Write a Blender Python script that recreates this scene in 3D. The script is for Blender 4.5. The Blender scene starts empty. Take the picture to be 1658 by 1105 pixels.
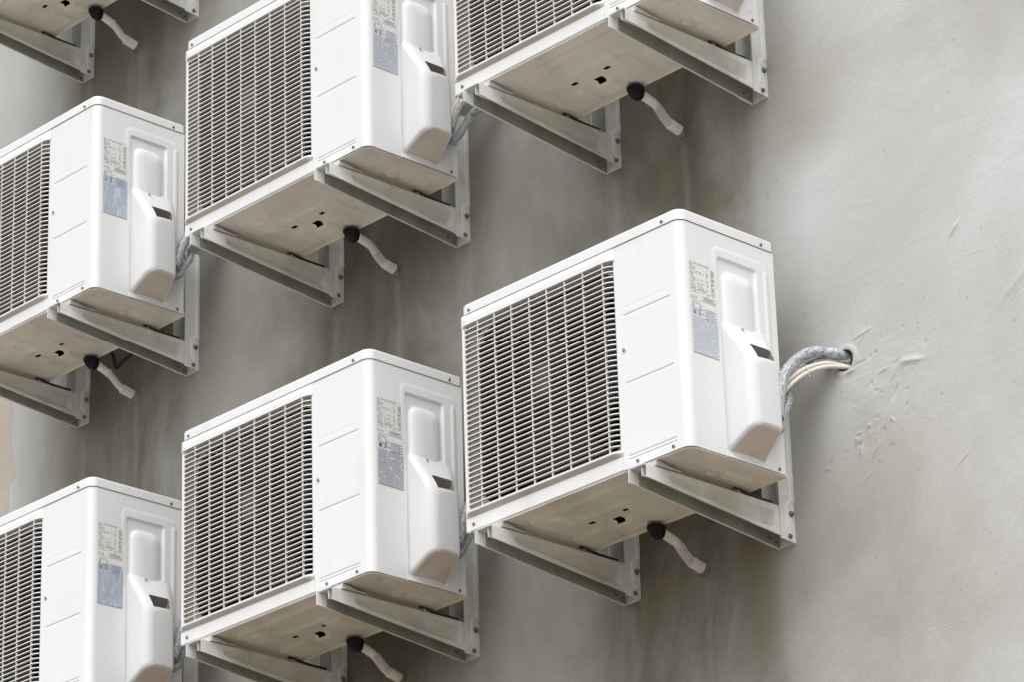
import bpy, bmesh, math, random
import numpy as np
from mathutils import Vector, Matrix, noise as mnoise

random.seed(7)
rng = np.random.default_rng(7)
sc = bpy.context.scene
COL = sc.collection
W, D, YW = 0.80, 0.336, 0.490          # casing width, casing depth, wall distance from the casing front
GROUND_Z = -4.9

# ------------------------------------------------------------------ materials
def mat(name, base, rough=0.5, metal=0.0, spec=0.5):
    m = bpy.data.materials.new(name); m.use_nodes = True
    nt = m.node_tree; b = nt.nodes['Principled BSDF']
    b.inputs['Base Color'].default_value = (*base, 1)
    b.inputs['Roughness'].default_value = rough
    b.inputs['Metallic'].default_value = metal
    b.inputs['Specular IOR Level'].default_value = spec
    return m, nt, b

def N(nt, t, **kw):
    n = nt.nodes.new(t)
    for k, v in kw.items():
        setattr(n, k, v)
    return n

def ramp(nt, src, stops):
    r = N(nt, 'ShaderNodeValToRGB')
    e = r.color_ramp.elements
    while len(e) < len(stops):
        e.new(0.5)
    for el, (p, c) in zip(e, stops):
        el.position = p
        el.color = (c, c, c, 1) if isinstance(c, (int, float)) else (*c, 1)
    nt.links.new(src, r.inputs[0])
    return r.outputs[0]

def noise(nt, vec, scale, detail=4, rough=0.55, dist=0.0):
    n = N(nt, 'ShaderNodeTexNoise')
    n.inputs['Scale'].default_value = scale; n.inputs['Detail'].default_value = detail
    n.inputs['Roughness'].default_value = rough; n.inputs['Distortion'].default_value = dist
    nt.links.new(vec, n.inputs['Vector'])
    return n.outputs['Fac']

def mix(nt, fac, a, b, mode='MIX'):
    m = N(nt, 'ShaderNodeMix', data_type='RGBA', blend_type=mode)
    def put(sock, v):
        if hasattr(v, 'links'):
            nt.links.new(v, sock)
        elif isinstance(v, (int, float)):
            sock.default_value = v
        else:
            sock.default_value = (*v, 1)
    put(m.inputs[0], fac); put(m.inputs[6], a); put(m.inputs[7], b)
    return m.outputs[2]

def math_(nt, op, a, b=None, c=None, clamp=False):
    m = N(nt, 'ShaderNodeMath', operation=op, use_clamp=clamp)
    for i, v in enumerate((a, b, c)):
        if v is None:
            continue
        if isinstance(v, (int, float)):
            m.inputs[i].default_value = v
        else:
            nt.links.new(v, m.inputs[i])
    return m.outputs[0]

def coords(nt, scale=(1, 1, 1), rot=(0, 0, 0), loc=(0, 0, 0), world=True):
    if world:
        g = N(nt, 'ShaderNodeNewGeometry').outputs['Position']
    else:
        g = N(nt, 'ShaderNodeTexCoord').outputs['Object']
    mp = N(nt, 'ShaderNodeMapping')
    mp.inputs['Scale'].default_value = scale; mp.inputs['Rotation'].default_value = rot
    mp.inputs['Location'].default_value = loc
    nt.links.new(g, mp.inputs['Vector'])
    return mp.outputs['Vector']

def bump(nt, b, height, strength=0.3, dist=0.002):
    n = N(nt, 'ShaderNodeBump')
    n.inputs['Strength'].default_value = strength; n.inputs['Distance'].default_value = dist
    nt.links.new(height, n.inputs['Height']); nt.links.new(n.outputs[0], b.inputs['Normal'])

def painted(name, base, dirt, lo=0.5, hi=0.8, amount=0.5, rough=0.4, scale=7.0, streak=(1, 1, 0.25), speck=0.25, orange=0.03):
    """paint with a film of grime in loose streaks and a few specks"""
    m, nt, b = mat(name, base, rough)
    v = coords(nt, streak)
    f = ramp(nt, noise(nt, v, scale, 6, 0.62, 0.6), [(lo, 0.0), (hi, amount)])
    c = mix(nt, f, base, dirt)
    v2 = coords(nt)
    sp = ramp(nt, noise(nt, v2, 95, 2, 0.5), [(0.70, 0.0), (0.78, speck)])
    big = ramp(nt, noise(nt, v2, 9, 3), [(0.45, 0.0), (0.65, 1.0)])
    c = mix(nt, math_(nt, 'MULTIPLY', sp, big), c, tuple(x * 0.45 for x in dirt))
    nt.links.new(c, b.inputs['Base Color'])
    r = ramp(nt, noise(nt, v2, 14, 4), [(0.3, rough - 0.06), (0.7, rough + 0.12)])
    nt.links.new(r, b.inputs['Roughness'])
    if orange:
        bump(nt, b, noise(nt, v2, 420, 2), orange, 0.001)
    return m

M = {}
M['paint'] = painted('white_enamel_paint', (0.80, 0.80, 0.80), (0.58, 0.55, 0.49), 0.56, 0.85, 0.30, 0.38)
M['lid'] = painted('white_lid_paint', (0.80, 0.80, 0.795), (0.58, 0.56, 0.50), 0.54, 0.85, 0.35, 0.36)
M['grille'] = painted('white_grille_plastic', (0.80, 0.797, 0.785), (0.55, 0.50, 0.43), 0.54, 0.84, 0.35, 0.45)
M['funnel'] = painted('dusty_beige_plastic', (0.62, 0.56, 0.49), (0.40, 0.34, 0.28), 0.45, 0.75, 0.6, 0.6)
M['cover'] = painted('white_moulded_plastic', (0.755, 0.752, 0.755), (0.55, 0.50, 0.44), 0.52, 0.82, 0.30, 0.5, orange=0.06)
M['pan'] = painted('dusty_base_pan_paint', (0.76, 0.715, 0.635), (0.47, 0.415, 0.335), 0.42, 0.76, 0.70, 0.55, 5.0, (1, 0.5, 1))
M['bracket'] = painted('white_bracket_paint', (0.77, 0.77, 0.755), (0.40, 0.385, 0.315), 0.42, 0.74, 0.70, 0.40, 9.0, (1, 0.6, 0.6), 0.6)
M['black_rubber'] = mat('black_rubber', (0.006, 0.006, 0.0075), 0.5, 0, 0.25)[0]
M['dark'] = mat('dark_coil_fins', (0.020, 0.018, 0.017), 0.95, 0, 0.05)[0]
M['fan'] = mat('grey_fan_plastic', (0.022, 0.021, 0.020), 0.8)[0]
M['screw'] = mat('zinc_screw', (0.30, 0.30, 0.30), 0.38, 0.85)[0]
M['bolt'] = mat('weathered_bolt_steel', (0.24, 0.24, 0.23), 0.45, 0.8)[0]
M['slot'] = mat('screw_recess', (0.03, 0.03, 0.03), 0.7)[0]
M['pvc'] = painted('off_white_pvc', (0.80, 0.765, 0.735), (0.50, 0.44, 0.39), 0.5, 0.8, 0.5, 0.45, 16)
M['hose'] = painted('grey_white_hose', (0.74, 0.71, 0.685), (0.42, 0.37, 0.33), 0.45, 0.8, 0.5, 0.5, 16)
M['cable'] = painted('cream_cable_sheath', (0.72, 0.68, 0.60), (0.45, 0.40, 0.33), 0.5, 0.8, 0.4, 0.45, 20)
M['tie'] = mat('nylon_tie', (0.70, 0.66, 0.58), 0.4)[0]
M['foot'] = painted('galvanised_foot', (0.62, 0.61, 0.58), (0.30, 0.28, 0.24), 0.45, 0.75, 0.6, 0.4, 12)
M['rod'] = mat('dark_steel_rod', (0.06, 0.055, 0.05), 0.5, 0.4)[0]
M['strap'] = mat('black_rubber_strap', (0.012, 0.012, 0.013), 0.55)[0]
M['grip'] = painted('shaded_grip_plastic', (0.26, 0.240, 0.220), (0.17, 0.15, 0.13), 0.4, 0.7, 0.6, 0.6)  # shade inside the hand grip, put into a darker colour
M['dust'] = painted('dusty_shaded_plastic', (0.46, 0.43, 0.395), (0.30, 0.265, 0.23), 0.42, 0.75, 0.6, 0.7)  # slat sides and lip chamfer: dust, plus shade painted into the tone
M['tan_cover'] = painted('tan_moulded_plastic', (0.66, 0.595, 0.53), (0.45, 0.38, 0.32), 0.42, 0.75, 0.6, 0.6)
M['channel_olive'] = painted('dark_olive_channel', (0.36, 0.365, 0.315), (0.20, 0.20, 0.155), 0.42, 0.72, 0.7, 0.5, 11)  # dark olive tone for the inner face of the bracket channel
M['sealant'] = painted('dirty_mortar_sealant', (0.24, 0.225, 0.185), (0.10, 0.095, 0.07), 0.4, 0.65, 0.8, 0.8, 30)
M['film'] = painted('tan_bracket_paint', (0.66, 0.635, 0.575), (0.42, 0.385, 0.32), 0.40, 0.72, 0.7, 0.5, 9.0, (1, 0.6, 0.6), 0.6)  # browner tone for the pressed recess of the bracket arm
M['hub'] = painted('dusty_badge_plastic', (0.33, 0.285, 0.245), (0.22, 0.18, 0.15), 0.4, 0.7, 0.6, 0.6)

def wrap_material():
    m, nt, b = mat('silver_wrapping_tape', (0.5, 0.5, 0.52), 0.45, 0.15)
    uv = N(nt, 'ShaderNodeUVMap')
    mp = N(nt, 'ShaderNodeMapping'); nt.links.new(uv.outputs[0], mp.inputs[0])
    mp.inputs['Scale'].default_value = (22, 5, 1)
    v = coords(nt)
    lines = noise(nt, mp.outputs[0], 3.0, 3, 0.6, 0.4)                       # creases running along the pipe
    w1 = N(nt, 'ShaderNodeTexWave', bands_direction='X'); w1.inputs['Scale'].default_value = 0.55; w1.inputs['Distortion'].default_value = 2.5
    nt.links.new(mp.outputs[0], w1.inputs[0])
    n = noise(nt, v, 210, 3, 0.6)
    k = math_(nt, 'ADD', math_(nt, 'MULTIPLY', lines, 0.50), math_(nt, 'MULTIPLY', n, 0.50))
    c = ramp(nt, k, [(0.37, (0.13, 0.135, 0.155)), (0.46, (0.36, 0.37, 0.40)), (0.62, (0.70, 0.71, 0.75))])
    nt.links.new(c, b.inputs['Base Color'])
    h = math_(nt, 'ADD', k, math_(nt, 'MULTIPLY', w1.outputs['Fac'], 0.35))
    bump(nt, b, h, 0.8, 0.003)
    return m
M['wrap'] = wrap_material()

def paper(name, col, wear):
    m, nt, b = mat(name, col, 0.42)
    v = coords(nt, (1, 1.4, 0.5))
    f = ramp(nt, noise(nt, v, 42, 5, 0.65, 0.8), [(0.50, 0.0), (0.66, wear)])
    nt.links.new(mix(nt, f, col, (0.78, 0.785, 0.79)), b.inputs['Base Color'])
    return m
M['paper_white'] = paper('rating_paper', (0.76, 0.76, 0.74), 0.5)
M['paper_pale'] = paper('pale_blue_paper', (0.69, 0.71, 0.75), 0.6)
M['paper_grey'] = paper('grey_blue_paper', (0.56, 0.60, 0.66), 0.75)
M['paper_blue'] = paper('faded_blue_paper', (0.47, 0.54, 0.63), 0.75)
M['ink_pale'] = mat('faded_grey_ink', (0.36, 0.36, 0.35), 0.5)[0]
M['ink_grey'] = mat('grey_ink', (0.20, 0.20, 0.20), 0.5)[0]
M['ink_blue'] = mat('slate_ink', (0.24, 0.28, 0.36), 0.5)[0]
M['ink_mid'] = mat('faded_slate_ink', (0.40, 0.44, 0.51), 0.5)[0]
M['ink_dark'] = mat('dark_slate_ink', (0.09, 0.11, 0.16), 0.5)[0]

def wall_material():
    m, nt, b = mat('weathered_cement_render', (0.5, 0.5, 0.49), 0.85, 0, 0.25)
    v = coords(nt)
    # broad tone changes of the render and its trowelled patches
    n1 = noise(nt, v, 0.9, 4, 0.55, 0.6)
    n2 = noise(nt, coords(nt, (1, 1, 0.35), loc=(3, 1, 7)), 2.6, 5, 0.6, 1.0)
    base = mix(nt, ramp(nt, n1, [(0.33, 0.0), (0.55, 1.0)]), (0.470, 0.462, 0.430), (0.590, 0.590, 0.582))
    # tan, clay-coloured staining
    tan = ramp(nt, n2, [(0.52, 0.0), (0.76, 0.40)])
    base = mix(nt, tan, base, (0.43, 0.395, 0.345))
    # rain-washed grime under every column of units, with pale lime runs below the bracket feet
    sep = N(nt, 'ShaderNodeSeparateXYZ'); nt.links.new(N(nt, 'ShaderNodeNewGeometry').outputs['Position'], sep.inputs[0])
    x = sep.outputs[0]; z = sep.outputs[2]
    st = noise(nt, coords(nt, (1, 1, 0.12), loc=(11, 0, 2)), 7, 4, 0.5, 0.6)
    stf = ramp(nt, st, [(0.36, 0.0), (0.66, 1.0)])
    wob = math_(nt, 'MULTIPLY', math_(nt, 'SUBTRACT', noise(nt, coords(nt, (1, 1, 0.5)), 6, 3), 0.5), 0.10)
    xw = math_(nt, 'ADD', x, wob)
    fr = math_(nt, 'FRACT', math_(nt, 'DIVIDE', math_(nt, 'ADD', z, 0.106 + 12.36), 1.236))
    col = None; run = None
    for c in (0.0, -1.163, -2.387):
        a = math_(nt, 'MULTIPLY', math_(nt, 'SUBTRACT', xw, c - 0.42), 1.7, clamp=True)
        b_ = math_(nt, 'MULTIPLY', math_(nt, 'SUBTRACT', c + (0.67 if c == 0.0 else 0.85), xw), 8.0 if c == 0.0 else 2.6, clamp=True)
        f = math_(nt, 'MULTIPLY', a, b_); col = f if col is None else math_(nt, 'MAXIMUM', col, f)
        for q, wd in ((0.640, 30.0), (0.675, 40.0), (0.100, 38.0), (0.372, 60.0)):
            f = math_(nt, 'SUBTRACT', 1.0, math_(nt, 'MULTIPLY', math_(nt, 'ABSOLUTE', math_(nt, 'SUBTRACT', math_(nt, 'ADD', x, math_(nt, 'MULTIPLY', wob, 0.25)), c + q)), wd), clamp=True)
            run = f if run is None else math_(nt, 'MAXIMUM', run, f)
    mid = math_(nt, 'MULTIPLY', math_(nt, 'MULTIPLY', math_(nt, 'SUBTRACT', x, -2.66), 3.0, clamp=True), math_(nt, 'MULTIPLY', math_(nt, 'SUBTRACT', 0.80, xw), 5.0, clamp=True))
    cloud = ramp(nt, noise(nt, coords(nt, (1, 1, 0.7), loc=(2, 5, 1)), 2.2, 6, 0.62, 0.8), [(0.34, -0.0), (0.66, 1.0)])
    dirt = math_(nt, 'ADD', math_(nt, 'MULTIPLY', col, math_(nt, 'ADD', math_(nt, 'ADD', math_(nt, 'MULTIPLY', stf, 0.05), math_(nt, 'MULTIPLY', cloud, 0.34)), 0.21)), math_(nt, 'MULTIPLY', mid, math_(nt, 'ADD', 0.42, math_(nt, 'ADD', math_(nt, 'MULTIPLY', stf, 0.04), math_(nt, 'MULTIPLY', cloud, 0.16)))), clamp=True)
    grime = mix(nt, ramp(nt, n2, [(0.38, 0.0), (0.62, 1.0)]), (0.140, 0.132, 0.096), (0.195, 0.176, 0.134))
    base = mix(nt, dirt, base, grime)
    runf = math_(nt, 'MULTIPLY', math_(nt, 'MULTIPLY', run, math_(nt, 'ADD', math_(nt, 'MULTIPLY', stf, 0.5), 0.25)), ramp(nt, fr, [(0.35, 0.0), (0.70, 0.55), (0.985, 0.55), (1.0, 0.0)]))
    base = mix(nt, math_(nt, 'MULTIPLY', runf, 0.6), base, (0.46, 0.455, 0.425))
    # clay-coloured patches on the bare part
    for cx, cz, rr, k in ((0.79, 1.02, 0.16, 0.45), (0.90, -0.30, 0.50, 0.40), (1.25, -0.50, 0.85, 0.34)):
        q = math_(nt, 'SUBTRACT', 1.0, math_(nt, 'DIVIDE', math_(nt, 'SQRT', math_(nt, 'ADD', math_(nt, 'POWER', math_(nt, 'SUBTRACT', xw, cx), 2.0), math_(nt, 'POWER', math_(nt, 'SUBTRACT', z, cz), 2.0))), rr), clamp=True)
        base = mix(nt, math_(nt, 'MULTIPLY', math_(nt, 'MULTIPLY', q, math_(nt, 'ADD', 0.25, math_(nt, 'MULTIPLY', cloud, 0.75))), k * 2.0, clamp=True), base, (0.34, 0.315, 0.255))
    for cx, cz, rr, k in ((1.09, 0.25, 0.13, 0.8), (0.96, 0.19, 0.12, 0.6), (0.93, 0.40, 0.10, 0.6), (1.27, 0.53, 0.10, 0.4)):
        q = math_(nt, 'SUBTRACT', 1.0, math_(nt, 'DIVIDE', math_(nt, 'SQRT', math_(nt, 'ADD', math_(nt, 'POWER', math_(nt, 'SUBTRACT', xw, cx), 2.0), math_(nt, 'POWER', math_(nt, 'SUBTRACT', z, cz), 2.0))), rr), clamp=True)
        sm = ramp(nt, noise(nt, coords(nt, (0.6, 1, 2.2), (0, math.radians(-35), 0)), 16, 5, 0.65, 1.2), [(0.48, 0.0), (0.62, 1.0)])
        base = mix(nt, math_(nt, 'MULTIPLY', math_(nt, 'MULTIPLY', q, sm), k * 1.4, clamp=True), base, (0.56, 0.56, 0.555))
    # peeled cream paint at the far left
    px = math_(nt, 'ADD', x, math_(nt, 'MULTIPLY', noise(nt, v, 5, 4), 0.16))
    peel = math_(nt, 'MULTIPLY', math_(nt, 'LESS_THAN', px, -2.60), math_(nt, 'LESS_THAN', z, 1.45))
    edge = math_(nt, 'MULTIPLY', math_(nt, 'LESS_THAN', px, -2.593), math_(nt, 'LESS_THAN', z, 1.45))
    base = mix(nt, math_(nt, 'MULTIPLY', edge, 0.4), base, (0.40, 0.33, 0.25))
    base = mix(nt, math_(nt, 'MULTIPLY', peel, 0.62), base, (0.53, 0.46, 0.385))
    # fine grain and pinholes
    g = noise(nt, v, 170, 3, 0.6)
    base = mix(nt, 1.0, base, ramp(nt, g, [(0.25, 0.92), (0.75, 1.06)]), 'MULTIPLY')
    pin = ramp(nt, noise(nt, v, 60, 1, 0.4), [(0.77, 0.0), (0.80, 0.5)])
    base = mix(nt, pin, base, (0.26, 0.25, 0.225))
    nt.links.new(base, b.inputs['Base Color'])
    # relief: sand grain, trowel sweeps, a few scratches
    tr = noise(nt, coords(nt, (1, 1, 2.4), (0, math.radians(-32), 0)), 3.2, 5, 0.55, 1.6)
    sweep = noise(nt, coords(nt, (0.35, 1, 6), (0, math.radians(-28), 0)), 9, 3, 0.6, 0.8)
    scr = ramp(nt, noise(nt, coords(nt, (0.12, 1, 5), (0, math.radians(-40), 0), (5, 0, 2)), 15, 2, 0.4), [(0.70, 0.0), (0.76, 1.0)])
    h = math_(nt, 'ADD', math_(nt, 'MULTIPLY', tr, 1.6), math_(nt, 'MULTIPLY', sweep, 0.22))
    h = math_(nt, 'ADD', h, math_(nt, 'MULTIPLY', g, 0.26))
    h = math_(nt, 'ADD', h, math_(nt, 'MULTIPLY', scr, 0.25))
    bump(nt, b, h, 0.25, 0.004)
    return m

# ------------------------------------------------------------------ mesh helpers
class MB:
    """collects shapes with material slots, then links them as one object"""
    def __init__(self):
        self.v = []; self.f = []; self.m = []; self.s = []; self.uv = {}
    def add(self, verts, faces, mi=0, smooth=False):
        o = len(self.v)
        self.v += [tuple(p) for p in verts]
        self.f += [tuple(i + o for i in f) for f in faces]
        self.m += [mi] * len(faces); self.s += [smooth] * len(faces)
        return o
    def box(self, x0, x1, y0, y1, z0, z1, mi=0):
        v = [(x, y, z) for x in (x0, x1) for y in (y0, y1) for z in (z0, z1)]
        f = [(0, 1, 3, 2), (4, 6, 7, 5), (0, 4, 5, 1), (2, 3, 7, 6), (0, 2, 6, 4), (1, 5, 7, 3)]
        self.add(v, f, mi)
    def prism(self, prof, axis, a, b, mi=0, smooth=False, caps=True):
        """2D profile extruded along an axis: axis x -> profile (y,z); y -> (x,z); z -> (x,y)"""
        def P(p, t):
            return (t, p[0], p[1]) if axis == 'x' else (p[0], t, p[1]) if axis == 'y' else (p[0], p[1], t)
        n = len(prof)
        self.add([P(p, a) for p in prof] + [P(p, b) for p in prof], [(i, (i + 1) % n, n + (i + 1) % n, n + i) for i in range(n)], mi, smooth)
        if caps:
            self.add([P(p, a) for p in prof], [tuple(range(n))], mi); self.add([P(p, b) for p in prof], [tuple(range(n))], mi)
    def tube(self, pts, r, seg=12, mi=0, rfun=None, caps=True, uv=False, squash=1.0):
        pts = [Vector(p) for p in pts]; n = len(pts)
        T = [(pts[min(i + 1, n - 1)] - pts[max(i - 1, 0)]).normalized() for i in range(n)]
        up = Vector((0, 0, 1)) if abs(T[0].z) < 0.9 else Vector((1, 0, 0))
        Nn = (up - T[0] * up.dot(T[0])).normalized(); vs = []; L = 0; ls = []
        for i in range(n):
            Nn = (Nn - T[i] * Nn.dot(T[i])).normalized(); B = T[i].cross(Nn)
            if i: L += (pts[i] - pts[i - 1]).length
            ls.append(L)
            rr = r * (rfun(i / (n - 1)) if rfun else 1)
            for k in range(seg):
                a = 2 * math.pi * k / seg
                vs.append(pts[i] + (Nn * math.cos(a) + B * math.sin(a) * squash) * rr)
        fs = [(i * seg + k, i * seg + (k + 1) % seg, (i + 1) * seg + (k + 1) % seg, (i + 1) * seg + k) for i in range(n - 1) for k in range(seg)]
        f0 = len(self.f)
        self.add(vs, fs, mi, True)
        if uv:
            for j in range(len(fs)):
                i, k = divmod(j, seg)
                self.uv[f0 + j] = [(ls[i], k / seg), (ls[i], (k + 1) / seg), (ls[i + 1], (k + 1) / seg), (ls[i + 1], k / seg)]
        if caps:
            self.add(vs[:seg], [tuple(range(seg))[::-1]], mi); self.add(vs[-seg:], [tuple(range(seg))], mi)
    def lathe(self, prof, origin, axis, seg=16, mi=0, smooth=True, shear=(0, 0, 0)):
        """prof: (r, h) along axis"""
        ax = Vector(axis).normalized(); u = ax.orthogonal().normalized(); w = ax.cross(u); o = Vector(origin); sh = Vector(shear)
        vs = []
        for r, h in prof:
            for k in range(seg):
                a = 2 * math.pi * k / seg
                vs.append(o + ax * h + sh * h + (u * math.cos(a) + w * math.sin(a)) * max(r, 1e-5))
        n = len(prof)
        self.add(vs, [(i * seg + k, i * seg + (k + 1) % seg, (i + 1) * seg + (k + 1) % seg, (i + 1) * seg + k) for i in range(n - 1) for k in range(seg)], mi, smooth)
    def grid(self, P, mi=0, smooth=True, skip=None, only=None):
        """P: array (nu, nv, 3)"""
        nu, nv = P.shape[:2]; fs = []
        for i in range(nu - 1):
            for j in range(nv - 1):
                if skip is not None and skip[i, j]: continue
                if only is not None and not only[i, j]: continue
                fs.append((i * nv + j, (i + 1) * nv + j, (i + 1) * nv + j + 1, i * nv + j + 1))
        self.add(P.reshape(-1, 3).tolist(), fs, mi, smooth)
    def build(self, name, mats, parent=None, recalc=True, auto=None):
        me = bpy.data.meshes.new(name); me.from_pydata(self.v, [], self.f)
        for m in (mats if isinstance(mats, (list, tuple)) else [mats]): me.materials.append(m)
        me.polygons.foreach_set('material_index', self.m); me.polygons.foreach_set('use_smooth', self.s)
        if self.uv:
            ul = me.uv_layers.new(name='UVMap')
            for p in me.polygons:
                if p.index in self.uv:
                    for li, c in zip(p.loop_indices, self.uv[p.index]): ul.data[li].uv = c
        if recalc:
            bm = bmesh.new(); bm.from_mesh(me)
            loose = [q for q in bm.verts if not q.link_faces]
            if loose: bmesh.ops.delete(bm, geom=loose, context='VERTS')
            bmesh.ops.recalc_face_normals(bm, faces=bm.faces[:]); bm.to_mesh(me); bm.free()
        me.update()
        o = bpy.data.objects.new(name, me); COL.objects.link(o)
        if parent: o.parent = parent
        return o

def bevelled(o, width, seg=2, angle=35):
    me = o.data; bm = bmesh.new(); bm.from_mesh(me)
    bmesh.ops.remove_doubles(bm, verts=bm.verts[:], dist=1e-5)
    es = [e for e in bm.edges if len(e.link_faces) == 2 and e.calc_face_angle(0) > math.radians(angle)]
    bmesh.ops.bevel(bm, geom=es, offset=width, segments=seg, affect='EDGES', profile=0.6, clamp_overlap=True)
    bmesh.ops.recalc_face_normals(bm, faces=bm.faces[:])
    for f in bm.faces: f.smooth = True
    bm.to_mesh(me); bm.free()
    try:
        me.set_sharp_from_angle(angle=math.radians(50))
    except Exception:
        pass
    return o

def spline(pts, n=8):
    P = [np.array(p, float) for p in pts]; P = [2 * P[0] - P[1]] + P + [2 * P[-1] - P[-2]]; out = []
    for i in range(1, len(P) - 2):
        p0, p1, p2, p3 = P[i - 1:i + 3]
        for k in range(n):
            t = k / n
            out.append(0.5 * (2 * p1 + (p2 - p0) * t + (2 * p0 - 5 * p1 + 4 * p2 - p3) * t * t + (3 * p1 - p0 - 3 * p2 + p3) * t ** 3))
    out.append(P[-2])
    return [tuple(p) for p in out]

def sstep(a, b, x):
    t = np.clip((x - a) / (b - a), 0, 1); return t * t * (3 - 2 * t)

def rbox(x, y, x0, x1, y0, y1, r):
    """signed distance to a rounded rectangle, negative inside"""
    cx, cy, hx, hy = (x0 + x1) / 2, (y0 + y1) / 2, (x1 - x0) / 2 - r, (y1 - y0) / 2 - r
    qx, qy = np.abs(x - cx) - hx, np.abs(y - cy) - hy
    return np.hypot(np.maximum(qx, 0), np.maximum(qy, 0)) + np.minimum(np.maximum(qx, qy), 0) - r

def empty(name, loc, label, cat, group=None):
    o = bpy.data.objects.new(name, None); o.empty_display_size = 0.1; COL.objects.link(o); o.location = loc
    o['label'] = label; o['category'] = cat
    if group: o['group'] = group
    return o

def tag(o, label, cat, group=None):
    o['label'] = label; o['category'] = cat
    if group: o['group'] = group

def copy_tree(o, parent=None):
    c = o.copy(); COL.objects.link(c)
    if parent is not None: c.parent = parent
    for ch in list(o.children): copy_tree(ch, c)
    return c

# ------------------------------------------------------------------ the outdoor unit
SCREW_PROF = [(0.0050, 0.0), (0.0050, 0.0012), (0.0043, 0.0026), (0.0028, 0.0033), (0.0, 0.0036)]
def screw(parent, p, axis, s=1.0):
    mb = MB()
    mb.lathe([(r * s, h * s) for r, h in SCREW_PROF], p, axis, 14, 0)
    q = Vector(p) + Vector(axis) * 0.0034 * s
    a = Vector(axis).normalized(); u = a.orthogonal().normalized(); w = a.cross(u)
    for e1, e2 in ((u, w), (w, u)):
        l, t = 0.0028 * s, 0.0007 * s
        mb.add([q + e1 * l + e2 * t + a * 4e-4, q - e1 * l + e2 * t + a * 4e-4, q - e1 * l - e2 * t + a * 4e-4, q + e1 * l - e2 * t + a * 4e-4], [(0, 1, 2, 3)], 1)
    return mb.build('screw', [M['screw'], M['slot']], parent, recalc=False)

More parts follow.
